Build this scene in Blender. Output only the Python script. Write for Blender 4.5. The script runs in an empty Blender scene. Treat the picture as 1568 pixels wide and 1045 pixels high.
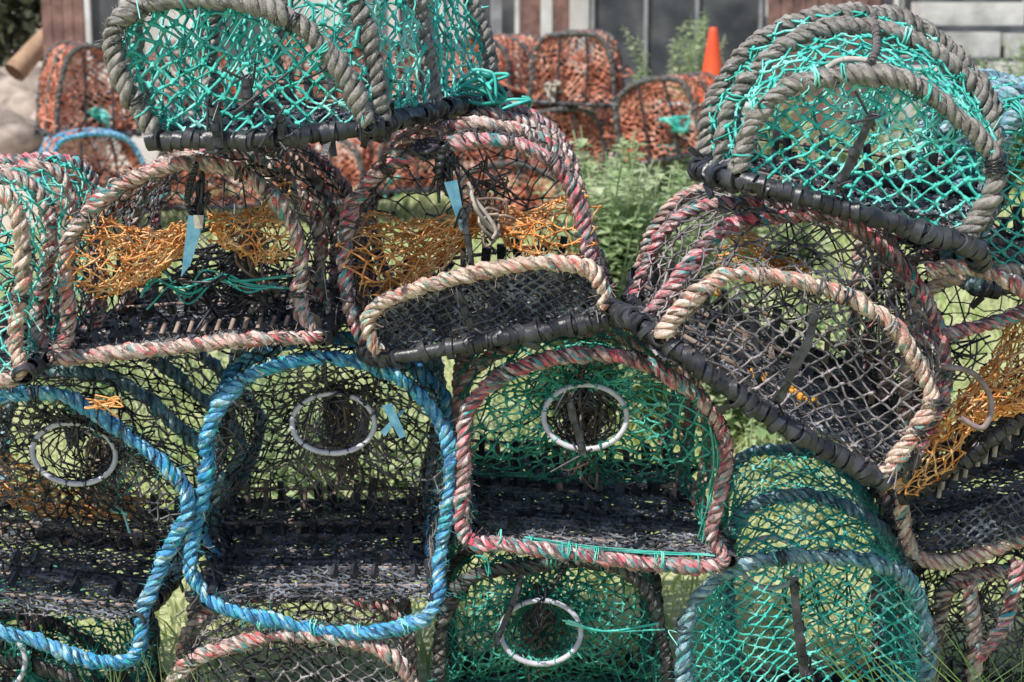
import bpy, math, random
import numpy as np
random.seed(7); rng=np.random.default_rng(7)
CAM=np.array([0,0,1.45]); FP=1568*60/36.0; TH=math.atan(522.5/FP)
scene=bpy.context.scene
def P(px,py,d):
    a=(px-784)/FP; b=(522.5-py)/FP
    v=np.array([a, b*math.sin(TH)+math.cos(TH), b*math.cos(TH)-math.sin(TH)])
    return CAM+v*(d/v[1])
# ---------------------------------------------------------------- materials
def new_mat(name):
    m=bpy.data.materials.new(name); m.use_nodes=True
    nt=m.node_tree; b=nt.nodes['Principled BSDF']
    return m,nt,b
def ramp(nt,stops,interp='LINEAR'):
    r=nt.nodes.new('ShaderNodeValToRGB'); cr=r.color_ramp; cr.interpolation=interp
    while len(cr.elements)<len(stops): cr.elements.new(0.5)
    for e,(p,c) in zip(cr.elements,stops):
        e.position=p; e.color=(c[0],c[1],c[2],1)
    return r
def rope_mat(name,cols,fade=(0.3,0.27,0.25),fadeamt=0.35):
    """laid rope: yarns of several colours (voronoi cells stretched along the twisted lay) + dirt + fibre bump"""
    m,nt,b=new_mat(name); N=nt.nodes; L=nt.links
    def math_(op,a=None,b_=None,c=None):
        n=N.new('ShaderNodeMath'); n.operation=op
        for i,x in enumerate((a,b_,c)):
            if x is None: continue
            if isinstance(x,(int,float)): n.inputs[i].default_value=x
            else: L.new(x,n.inputs[i])
        return n.outputs[0]
    tc=N.new('ShaderNodeUVMap'); sx=N.new('ShaderNodeSeparateXYZ'); L.new(tc.outputs[0],sx.inputs[0])
    u,v=sx.outputs[0],sx.outputs[1]
    ph=math_('MULTIPLY_ADD',v,3.0,math_('MULTIPLY',u,55.0))
    cb=N.new('ShaderNodeCombineXYZ'); L.new(math_('MULTIPLY',u,36.0),cb.inputs[0]); L.new(math_('MULTIPLY',ph,1.35),cb.inputs[1])
    vo=N.new('ShaderNodeTexVoronoi'); vo.inputs['Scale'].default_value=1.0; L.new(cb.outputs[0],vo.inputs['Vector'])
    sc=N.new('ShaderNodeSeparateColor'); L.new(vo.outputs['Color'],sc.inputs[0])
    k=len(cols); r=ramp(nt,[(i/k,c) for i,c in enumerate(cols)],'CONSTANT'); L.new(sc.outputs[0],r.inputs[0])
    ob=N.new('ShaderNodeTexCoord'); n2=N.new('ShaderNodeTexNoise'); n2.inputs['Scale'].default_value=11; n2.inputs['Detail'].default_value=5
    L.new(ob.outputs['Object'],n2.inputs['Vector'])
    r2=ramp(nt,[(0.40,(0,0,0)),(0.62,(1,1,1))]); L.new(n2.outputs['Fac'],r2.inputs[0])
    mx=N.new('ShaderNodeMixRGB'); L.new(math_('MULTIPLY',r2.outputs[0],fadeamt),mx.inputs[0]); L.new(r.outputs[0],mx.inputs[1]); mx.inputs[2].default_value=(*fade,1)
    n3=N.new('ShaderNodeTexNoise'); n3.inputs['Scale'].default_value=90; n3.inputs['Detail'].default_value=4; L.new(ob.outputs['Object'],n3.inputs['Vector'])
    r3=ramp(nt,[(0.30,(.40,.38,.37)),(0.48,(1,1,1)),(.72,(1.0,1.0,1.0))]); L.new(n3.outputs['Fac'],r3.inputs[0])
    mu=N.new('ShaderNodeMixRGB'); mu.blend_type='MULTIPLY'; mu.inputs[0].default_value=.85; L.new(mx.outputs[0],mu.inputs[1]); L.new(r3.outputs[0],mu.inputs[2])
    s=math_('SINE',math_('MULTIPLY',ph,2*math.pi))
    fb=N.new('ShaderNodeTexNoise'); fb.inputs['Scale'].default_value=600; L.new(ob.outputs['Object'],fb.inputs['Vector'])
    bp=N.new('ShaderNodeBump'); bp.inputs['Strength'].default_value=0.9; bp.inputs['Distance'].default_value=0.0013
    L.new(math_('MULTIPLY_ADD',fb.outputs['Fac'],2.5,s),bp.inputs['Height']); L.new(bp.outputs[0],b.inputs['Normal'])
    L.new(mu.outputs[0],b.inputs['Base Color']); b.inputs['Roughness'].default_value=0.7
    return m
def noise_mat(name,c1,c2,scale=8,rough=0.7,detail=4,bump=0,bscale=60,lo=0.35,hi=0.65,c3=None,metal=0):
    m,nt,b=new_mat(name); N=nt.nodes; L=nt.links
    ob=N.new('ShaderNodeTexCoord'); n=N.new('ShaderNodeTexNoise'); n.inputs['Scale'].default_value=scale; n.inputs['Detail'].default_value=detail
    L.new(ob.outputs['Object'],n.inputs['Vector'])
    st=[(lo,c1),(hi,c2)] if c3 is None else [(lo,c1),((lo+hi)/2,c2),(hi,c3)]
    r=ramp(nt,st); L.new(n.outputs['Fac'],r.inputs[0]); L.new(r.outputs[0],b.inputs['Base Color'])
    b.inputs['Roughness'].default_value=rough
    if bump:
        n2=N.new('ShaderNodeTexNoise'); n2.inputs['Scale'].default_value=bscale; n2.inputs['Detail'].default_value=6; L.new(ob.outputs['Object'],n2.inputs['Vector'])
        bp=N.new('ShaderNodeBump'); bp.inputs['Strength'].default_value=0.7; bp.inputs['Distance'].default_value=bump
        L.new(n2.outputs['Fac'],bp.inputs['Height']); L.new(bp.outputs[0],b.inputs['Normal'])
    return m
M={}
M['pink']=rope_mat('pink_rope',[(.12,.08,.08),(.62,.46,.40),(.70,.13,.15),(.74,.62,.56),(.40,.28,.26),(.84,.48,.44),(.20,.15,.15),(.72,.54,.47),(.14,.36,.37),(.86,.78,.74)],fade=(.66,.50,.43),fadeamt=.38)
M['red']=rope_mat('red_fleck_rope',[(.10,.07,.08),(.72,.10,.16),(.58,.40,.39),(.84,.32,.36),(.22,.15,.17),(.84,.70,.69),(.80,.17,.22),(.08,.42,.46),(.46,.30,.31),(.74,.50,.50),(.14,.11,.12)],fade=(.60,.40,.38),fadeamt=.28)
M['beige']=rope_mat('beige_rope',[(.26,.17,.14),(.76,.56,.45),(.82,.68,.57),(.70,.48,.39),(.74,.26,.23),(.88,.76,.66),(.64,.45,.36),(.20,.42,.40),(.78,.60,.50)],fade=(.74,.57,.47),fadeamt=.42)
M['blue']=rope_mat('blue_rope',[(.03,.12,.28),(.04,.30,.66),(.06,.44,.84),(.22,.60,.86),(.58,.78,.84),(.05,.34,.70),(.05,.50,.54),(.12,.48,.80),(.04,.20,.44)],fade=(.26,.54,.74),fadeamt=.38)
M['bluegrey']=rope_mat('faded_blue_rope',[(.06,.12,.16),(.17,.32,.42),(.28,.49,.60),(.50,.66,.70),(.14,.37,.52),(.10,.42,.41),(.33,.46,.50),(.10,.22,.30)],fade=(.36,.48,.52),fadeamt=.45)
M['grey']=rope_mat('grey_rope',[(.17,.155,.14),(.27,.25,.23),(.34,.32,.30),(.30,.28,.26),(.40,.37,.34),(.23,.21,.195)],fade=(.34,.31,.285),fadeamt=.6)
M['darkrope']=rope_mat('dark_rope',[(.04,.04,.04),(.11,.10,.10),(.18,.16,.16),(.12,.18,.18),(.25,.21,.19)],fade=(.15,.14,.14))
M['rubber']=noise_mat('black_rubber',(.012,.013,.018),(.06,.062,.072),scale=30,rough=.36,bump=.001,bscale=200)
M['teal']=noise_mat('teal_net',(.03,.34,.28),(.07,.56,.48),scale=14,rough=.65,c3=(.32,.76,.68))
M['green']=noise_mat('green_net',(.015,.15,.11),(.035,.30,.22),scale=14,rough=.6,c3=(.12,.50,.40))
M['black']=noise_mat('black_net',(.018,.018,.022),(.06,.06,.066),scale=12,rough=.5,c3=(.22,.20,.20))
M['greynet']=noise_mat('purple_grey_net',(.06,.055,.065),(.20,.18,.19),scale=20,rough=.55,c3=(.40,.35,.36))
M['floornet']=noise_mat('floor_mesh_net',(.04,.045,.055),(.10,.11,.13),scale=20,rough=.4,c3=(.24,.25,.29))
M['orange']=noise_mat('orange_net',(.70,.26,.06),(.90,.44,.15),scale=20,rough=.6,c3=(.95,.62,.34))
M['salmon']=noise_mat('salmon_net',(.24,.09,.06),(.66,.23,.14),scale=6,rough=.7,c3=(.80,.45,.34))
M['yellow']=noise_mat('amber_plastic',(.6,.25,.02),(.80,.42,.05),scale=20,rough=.5)
M['ring']=noise_mat('ring_plastic',(.46,.44,.52),(.62,.60,.68),scale=60,rough=.45,lo=.3)
M['oldring']=noise_mat('weathered_ring',(.20,.13,.11),(.36,.28,.30),scale=40,rough=.7)
M['tag']=noise_mat('blue_tag',(.08,.24,.36),(.20,.42,.52),scale=45,rough=.5)
M['wood']=noise_mat('slat_wood',(.18,.12,.10),(.44,.33,.27),scale=30,rough=.8)
M['shell']=noise_mat('pale_plastic',(.36,.31,.27),(.55,.49,.43),scale=60,rough=.8)
# ---------------------------------------------------------------- mesh accumulator
class Acc:
    def __init__(s): s.V=[];s.F=[];s.U=[];s.M=[];s.S=[];s.n=0
    def add(s,V,F,U,mi,sm=True):
        V=np.asarray(V,float).reshape(-1,3); F=np.asarray(F,int).reshape(-1,4)
        s.V.append(V); s.F.append(F+s.n); s.n+=len(V)
        if U is None: U=np.zeros((len(F),4,2))
        s.U.append(np.asarray(U,float).reshape(-1,4,2)); s.M.append(np.full(len(F),mi,int)); s.S.append(np.full(len(F),sm))
    def finish(s,name,mats,parent=None,smooth=True):
        if not s.V: return None
        V=np.concatenate(s.V);F=np.concatenate(s.F);U=np.concatenate(s.U);MI=np.concatenate(s.M);S=np.concatenate(s.S)&smooth
        me=bpy.data.meshes.new(name)
        me.vertices.add(len(V)); me.vertices.foreach_set('co',V.ravel().astype(np.float32))
        me.loops.add(len(F)*4); me.loops.foreach_set('vertex_index',F.ravel().astype(np.int32))
        me.polygons.add(len(F)); me.polygons.foreach_set('loop_start',(np.arange(len(F))*4).astype(np.int32))
        me.polygons.foreach_set('material_index',MI.astype(np.int32))
        me.polygons.foreach_set('use_smooth',S)
        for m in mats: me.materials.append(m)
        uv=me.uv_layers.new(name='UVMap'); uv.data.foreach_set('uv',U.ravel().astype(np.float32))
        me.update(calc_edges=True); me.validate()
        o=bpy.data.objects.new(name,me); scene.collection.objects.link(o)
        if parent: o.parent=parent
        return o
MATS=list(M.keys()); MATL=[M[k] for k in MATS]
def mi(k): return MATS.index(k)
def norm(v): return v/np.maximum(np.linalg.norm(v,axis=-1,keepdims=True),1e-9)
def segs(acc,P0,P1,r,mat,sides=4):
    P0=np.asarray(P0,float).reshape(-1,3);P1=np.asarray(P1,float).reshape(-1,3);n=len(P0)
    if n==0: return
    d=norm(P1-P0); ref=norm(rng.normal(size=(n,3))); a=norm(np.cross(d,ref)); b=np.cross(d,a)
    r=np.broadcast_to(np.asarray(r,float),(n,))[:,None]
    V=np.zeros((n,2,sides,3))
    for k in range(sides):
        t=2*math.pi*k/sides; o=(math.cos(t)*a+math.sin(t)*b)*r
        V[:,0,k]=P0+o; V[:,1,k]=P1+o
    base=(np.arange(n)*2*sides)[:,None]; k=np.arange(sides)[None]; k2=(k+1)%sides
    F=np.stack([base+k,base+k2,base+sides+k2,base+sides+k],-1)
    acc.add(V,F,None,mat)
def strands(acc,P0,P1,r,mat,sag=0.06,sides=3):
    L=np.linalg.norm(P1-P0,axis=1,keepdims=True)
    mid=(P0+P1)/2+rng.normal(size=P0.shape)*L*sag
    rr=r*rng.uniform(.7,1.35,len(P0))
    segs(acc,P0,mid,rr,mat,sides); segs(acc,mid,P1,rr,mat,sides)
def knots(acc,Pt,r,mat):
    d=norm(rng.normal(size=Pt.shape))*r*1.3
    segs(acc,Pt-d,Pt+d,r,mat,4)
    k=rng.random(len(Pt))<.05; q=Pt[k]; e=q+rng.normal(size=q.shape)*.012; segs(acc,q,e,r*.4,mat,3)
def net_grid(acc,G,r,mat,jit=0.12,closed=False,drop=0.0,c=None):
    G=G.copy(); nu,nv=G.shape[:2]
    if c is None: c=0.016
    G=G+rng.normal(size=G.shape)*c*jit
    I,Jj=np.meshgrid(np.arange(nu),np.arange(nv),indexing='ij')
    even=((I+Jj)%2==0)
    A=[];B=[]
    for dj in (1,-1):
        ok=even&(Jj+dj>=0)&(Jj+dj<nv)
        if not closed: ok&=(I+1<nu)
        ii=I[ok];jj=Jj[ok]; A.append(G[ii,jj]); B.append(G[(ii+1)%nu,jj+dj])
    A=np.concatenate(A);B=np.concatenate(B)
    if drop>0:
        k=rng.random(len(A))>drop; A=A[k];B=B[k]
    strands(acc,A,B,r,mat); knots(acc,G[even],r*1.7,mat)
def resample(p,n,closed=False):
    q=np.vstack([p,p[:1]]) if closed else p
    s=np.r_[0,np.cumsum(np.linalg.norm(np.diff(q,axis=0),axis=1))]
    t=np.linspace(0,s[-1],n,endpoint=not closed)
    return np.stack([np.interp(t,s,q[:,k]) for k in range(3)],1)
def cr(p,closed=False,m=12):
    p=np.asarray(p,float); n=len(p); out=[]
    rngi=range(n) if closed else range(n-1)
    for i in rngi:
        if closed: a,b,c,d=p[(i-1)%n],p[i],p[(i+1)%n],p[(i+2)%n]
        else:
            b,c=p[i],p[i+1]; a=p[i-1] if i>0 else 2*b-c; d=p[i+2] if i+2<n else 2*c-b
        t=np.linspace(0,1,m,endpoint=False)[:,None]
        out.append(0.5*((2*b)+(-a+c)*t+(2*a-5*b+4*c-d)*t*t+(-a+3*b-3*c+d)*t**3))
    q=np.concatenate(out)
    if not closed: q=np.vstack([q,p[-1:]])
    return q
def plen(p): return np.linalg.norm(np.diff(p,axis=0),axis=1).sum()
def frames(p,closed=False):
    T=np.gradient(p,axis=0)
    T=norm(T); N=np.zeros_like(T); r=np.array([.13,.9,.21]); N[0]=norm(np.cross(T[0],r))
    for i in range(1,len(p)):
        v=N[i-1]-T[i]*np.dot(N[i-1],T[i]); N[i]=v/max(np.linalg.norm(v),1e-9)
    return T,N,np.cross(T,N)
def grid_faces(acc,V,s,mat,sm=True):
    n,sd=V.shape[:2]
    i=np.arange(n-1)[:,None]; k=np.arange(sd)[None]; k2=(k+1)%sd
    F=np.stack([i*sd+k,i*sd+k2,(i+1)*sd+k2,(i+1)*sd+k],-1)
    U=np.zeros((n-1,sd,4,2)); s=np.asarray(s)
    U[:,:,0,0]=s[:-1,None];U[:,:,1,0]=s[:-1,None];U[:,:,2,0]=s[1:,None];U[:,:,3,0]=s[1:,None]
    U[:,:,0,1]=k/sd;U[:,:,1,1]=(k+1)/sd;U[:,:,2,1]=(k+1)/sd;U[:,:,3,1]=k/sd
    acc.add(V,F,U,mat,sm)
def tube(acc,p,r,mat,sides=6,closed=False):
    if closed: p=np.vstack([p,p[:1]])
    T,N,B=frames(p); n=len(p); r=np.broadcast_to(np.asarray(r,float),(n,))[:,None]
    V=np.zeros((n,sides,3))
    for k in range(sides):
        t=2*math.pi*k/sides; V[:,k]=p+r*(math.cos(t)*N+math.sin(t)*B)
    grid_faces(acc,V,np.r_[0,np.cumsum(np.linalg.norm(np.diff(p,axis=0),axis=1))],mat)
def wrap(acc,p,mat,R=.0092,r=.0057,pitch=.048,starts=3,sides=7,spt=14,closed=False,fuzz=True):
    """steel rod path p with rope served round it"""
    L=plen(p)+(np.linalg.norm(p[0]-p[-1]) if closed else 0)
    n0=max(8,int(L/.012)); q=resample(p,n0,closed)
    if closed: q=np.vstack([q,q[:1]])
    x=np.linspace(0,1,max(5,int(L/.09))); xx=np.linspace(0,1,len(q))
    if L>.4:
        for k in range(3):
            z=rng.normal(size=len(x))*.0036; z[0]=z[-1]=0; q[:,k]+=np.interp(xx,x,z)
        q[1:-1]=(q[:-2]+2*q[1:-1]+q[2:])/4; q[1:-1]=(q[:-2]+2*q[1:-1]+q[2:])/4
    T,N,B=frames(q); s0=np.linspace(0,L,len(q))
    n=max(10,int(L/pitch*spt)); s=np.linspace(0,L,n)
    it=lambda A: np.stack([np.interp(s,s0,A[:,k]) for k in range(3)],1)
    C,NN,BB=it(q),norm(it(N)),norm(it(B))
    x=np.linspace(0,1,max(4,int(L/.05))); 
    wob=np.interp(s,x*L,rng.normal(size=len(x)))*.11
    ph0=rng.random()*6.28
    drift=np.interp(s,x*L,np.cumsum(rng.normal(size=len(x)))*0.55)
    for k in range(starts):
        m4=max(4,int(L/.022))
        ph=ph0+2*math.pi*(s/pitch+k/starts)+drift+np.interp(s,np.linspace(0,L,m4),rng.normal(size=m4))*.32
        er=np.cos(ph)[:,None]*NN+np.sin(ph)[:,None]*BB
        wr=np.interp(s,np.linspace(0,L,m4),rng.normal(size=m4))*.18
        cc=C+er*(R*(1+wob+.6*wr)[:,None])
        tc=norm(np.gradient(cc,axis=0)); eb=norm(np.cross(tc,er))
        rr=(r*(1+wr))[:,None]
        V=np.zeros((n,sides,3))
        for j in range(sides):
            t=2*math.pi*j/sides; V[:,j]=cc+rr*(.85*math.cos(t)*er+1.1*math.sin(t)*eb)
        ss=np.r_[0,np.cumsum(np.linalg.norm(np.diff(cc,axis=0),axis=1))]+rng.random()*10
        grid_faces(acc,V,ss,mat)
    tube(acc,q,R*.95,mat,5)
    if fuzz:
        m=int(L*560); idx=rng.integers(0,n,m); th=rng.random(m)*6.28
        o=np.cos(th)[:,None]*NN[idx]+np.sin(th)[:,None]*BB[idx]
        a=C[idx]+o*(R+r*.7); b=a+o*rng.uniform(.001,.008,(m,1))+rng.normal(size=(m,3))*.005
        segs(acc,a,b,.0004,mat,3)
def bands(acc,p,mat,R=.016,pitch=.0145):
    """rubber strip lapped round a rail: overlapping tilted collars"""
    L=plen(p); n=max(3,int(L/pitch)); q=resample(p,n); T,N,B=frames(q)
    q=q+rng.normal(size=q.shape)*.0014
    tube(acc,resample(p,max(4,n//2)),R*.75,mat,8)
    for i in range(n):
        if rng.random()<.06: continue
        w=pitch*rng.uniform(.34,.60); r0=R*rng.uniform(.86,1.14); r1=r0*rng.uniform(.98,1.14)
        tl=norm(T[i]+rng.normal(size=3)*.28); a=norm(np.cross(tl,B[i])); b=np.cross(tl,a)
        c=q[i]; sd=10; prof=[(-w,r0*.8),(-w*.9,r0),(w*.9,r1),(w,r0*.75)]
        V=np.zeros((4,sd,3)); rv=1+rng.normal(size=sd)*.05
        for k in range(sd):
            t=2*math.pi*k/sd; e=math.cos(t)*a+math.sin(t)*b
            for j,(x_,r) in enumerate(prof): V[j,k]=c+tl*x_+e*r*rv[k]
        for j in range(3): grid_faces(acc,V[j:j+2],[0,.1],mat)
        if rng.random()<.16:
            t=rng.random()*6.28; e=math.cos(t)*a+math.sin(t)*b
            box_strip(acc,c+e*r1*.9,c+e*(r1+rng.uniform(.010,.026))+tl*rng.uniform(-.03,.03),.0055,.0016,mat)
def box_strip(acc,a,b,w,t,mat):
    d=norm(b-a); s=norm(np.cross(d,np.array([.2,.9,.3]))); u=np.cross(d,s)
    V=[a-s*w-u*t,a+s*w-u*t,a+s*w+u*t,a-s*w+u*t,b-s*w-u*t,b+s*w-u*t,b+s*w+u*t,b-s*w+u*t]
    acc.add(V,[[0,1,2,3],[4,7,6,5],[0,4,5,1],[1,5,6,2],[2,6,7,3],[3,7,4,0]],None,mat,False)
def pip(poly,pts):
    x,y=pts[:,0],pts[:,1]; ins=np.zeros(len(pts),bool); n=len(poly); j=n-1
    for i in range(n):
        xi,yi=poly[i];xj,yj=poly[j]
        c=((yi>y)!=(yj>y))&(x<(xj-xi)*(y-yi)/((yj-yi) if yj!=yi else 1e-12)+xi)
        ins^=c; j=i
    return ins
def net_fill(acc,loop,c,r,mat,bulge=0.03,asp=0.8,rot=None,jit=.14,drop=.02):
    lp=resample(loop,90,True); cen=lp.mean(0); _,_,vt=np.linalg.svd(lp-cen)
    X,Y,Z=vt[0],vt[1],vt[2]
    if Z[1]<0: Z=-Z
    if rot is None: rot=rng.uniform(-.2,.2)
    hx=np.array([1,0,0])-Z*Z[0]; X=norm(hx); Y=np.cross(Z,X)
    X,Y=X*math.cos(rot)+Y*math.sin(rot),-X*math.sin(rot)+Y*math.cos(rot)
    p2=np.stack([(lp-cen)@X,(lp-cen)@Y],1); mn,mx=p2.min(0)-c*2,p2.max(0)+c*2
    nx=int((mx[0]-mn[0])/c)+2; ny=int((mx[1]-mn[1])/(c*asp))+2
    I,J=np.meshgrid(np.arange(nx),np.arange(ny),indexing='ij')
    G=np.stack([mn[0]+I*c,mn[1]+J*c*asp],-1)
    wx=rng.random(4)*6; G[...,0]+=c*.9*np.sin(G[...,1]*14+wx[0])+c*.5*np.sin(G[...,1]*37+wx[2]); G[...,1]+=c*1.2*np.sin(G[...,0]*12+wx[1])+c*.4*np.sin(G[...,0]*41+wx[3])
    G=G+rng.normal(size=G.shape)*c*jit
    ins=pip(p2,G.reshape(-1,2)).reshape(nx,ny); ev=(I+J)%2==0
    A=[];B=[]
    for dj in (1,-1):
        ok=ev&(I+1<nx)&(J+dj>=0)&(J+dj<ny); ii=I[ok];jj=J[ok]
        a=G[ii,jj];b=G[ii+1,jj+dj];ia=ins[ii,jj];ib=ins[ii+1,jj+dj]
        k=ia&ib; A.append(a[k]);B.append(b[k])
        for (u,v,kk) in ((a,b,ia&~ib),(b,a,ib&~ia)):
            u,v=u[kk],v[kk]; lo=np.zeros(len(u));hi=np.ones(len(u))
            for _ in range(7):
                m=(lo+hi)/2; q=pip(p2,u+(v-u)*m[:,None]); lo=np.where(q,m,lo);hi=np.where(q,hi,m)
            A.append(u);B.append(u+(v-u)*hi[:,None])
    A=np.concatenate(A);B=np.concatenate(B)
    if drop: k=rng.random(len(A))>drop;A=A[k];B=B[k]
    rad=np.abs(p2).max(0)
    def lift(q):
        w=np.clip(1-(q[:,0]/rad[0])**2,0,1)*np.clip(1-(q[:,1]/rad[1])**2,0,1)
        return cen+q[:,:1]*X+q[:,1:]*Y+Z*(bulge*w)[:,None]
    strands(acc,lift(A),lift(B),r,mat); kn=G[ins&ev]; knots(acc,lift(kn),r*1.7,mat)
def ring_pts(c,rx,ry,n=40,tilt=0.,nrm=None):
    t=np.linspace(0,2*math.pi,n,endpoint=False)
    X=np.array([1,0,0.]);Z=np.array([0,0,1.])
    X,Z=X*math.cos(tilt)+Z*math.sin(tilt),-X*math.sin(tilt)+Z*math.cos(tilt)
    return c+np.cos(t)[:,None]*X*rx+np.sin(t)[:,None]*Z*ry + np.sin(t)[:,None]*np.array([0,.25,0])*ry
def funnel(acc,loop,ring,c,r,mat,dropv=.02,stretch=1.0):
    """conical net from hoop to ring"""
    cen=ring.mean(0); lp=resample(loop,400,True)
    ang=np.arctan2(lp[:,2]-cen[2],lp[:,0]-cen[0]); ra=np.arctan2(ring[:,2]-cen[2],ring[:,0]-cen[0])
    nu=int(plen(lp)/c/1.5)//2*2; th=np.linspace(-math.pi,math.pi,nu,endpoint=False)
    def at(p,a):
        o=np.argsort(a); aa=a[o];pp=p[o]; aa=np.r_[aa-2*math.pi,aa,aa+2*math.pi]; pp=np.vstack([pp,pp,pp])
        return np.stack([np.interp(th,aa,pp[:,k]) for k in range(3)],1)
    a=at(lp,ang);b=at(ring,ra); d=np.linalg.norm(a-b,axis=1).mean(); nv=max(4,int(d/c*1.1))
    v=np.linspace(0,1,nv)[None,:,None]**.85
    G=a[:,None]*(1-v)+b[:,None]*v
    G[...,2]-=.012*np.sin(v[...,0]*math.pi)
    net_grid(acc,G,r,mat,closed=True,drop=dropv,c=c,jit=.2)
def cone_net(acc,a,b,ra,rb,r,mat,nu=30,nv=13,flat=.6):
    d=norm(b-a); up=np.array([0,0,1.]); s=norm(np.cross(d,up)); u=np.cross(s,d)
    t=np.linspace(0,2*math.pi,nu,endpoint=False)[:,None,None]; v=np.linspace(0,1,nv)[None,:,None]
    R=ra*(1-v)**1.1+rb*(1-(1-v)**1.1)
    G=a*(1-v)+b*v+R*(np.cos(t)*s+np.sin(t)*u*flat)
    G[...,2]-=.02*np.sin(v[...,0]*math.pi)
    net_grid(acc,G,r,mat,closed=True,jit=.28,drop=.05,c=.02)
def tangle(acc,c,size,n,r,mat):
    for _ in range(n):
        k=rng.integers(5,9); p=c+rng.normal(size=(k,3))*np.array(size)*.5
        tube(acc,cr(p,m=5),r,mat,4)
def whiskers(acc,path,n,r,mat,L=.04):
    q=resample(path,200)
    for _ in range(n):
        a=q[rng.integers(0,200)]; l=L*rng.uniform(.4,1.6); d=norm(rng.normal(size=3)+np.array([0,-.4,-.5]))
        p=np.array([a-d*.01,a+d*l*.4+rng.normal(size=3)*l*.15,a+d*l*.8+rng.normal(size=3)*l*.25+np.array([0,0,-l*.3])])
        tube(acc,cr(p,m=5),r,mat,4)
def lash(acc,path,s0,s1,mat,r=.0020,turns=5,R=.0155):
    q=resample(path,300)[int(s0*299):max(int(s1*299),int(s0*299)+6)]; T,N,B=frames(q); n=len(q)
    t=np.linspace(0,turns*2*math.pi,turns*10); i=np.clip(np.linspace(0,n-1,len(t))+rng.normal()*0.5,0,n-1)
    f=lambda A: np.stack([np.interp(i,np.arange(n),A[:,k]) for k in range(3)],1)
    p=f(q)+(np.cos(t)[:,None]*f(N)+np.sin(t)[:,None]*f(B))*R+rng.normal(size=(len(t),3))*.0012
    tube(acc,p,r*rng.uniform(.6,1.2),mat,5)
def cord(acc,a,b,mat,r=.0042,slack=.01,wr=True):
    m=(a+b)/2+np.array([rng.normal()*slack,0,-slack]); p=cr(np.array([a,m,b]),m=10)
    wrap(acc,p,mat,R=r*.6,r=r*.7,pitch=.014,starts=2,spt=8,sides=5,fuzz=False)
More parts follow.
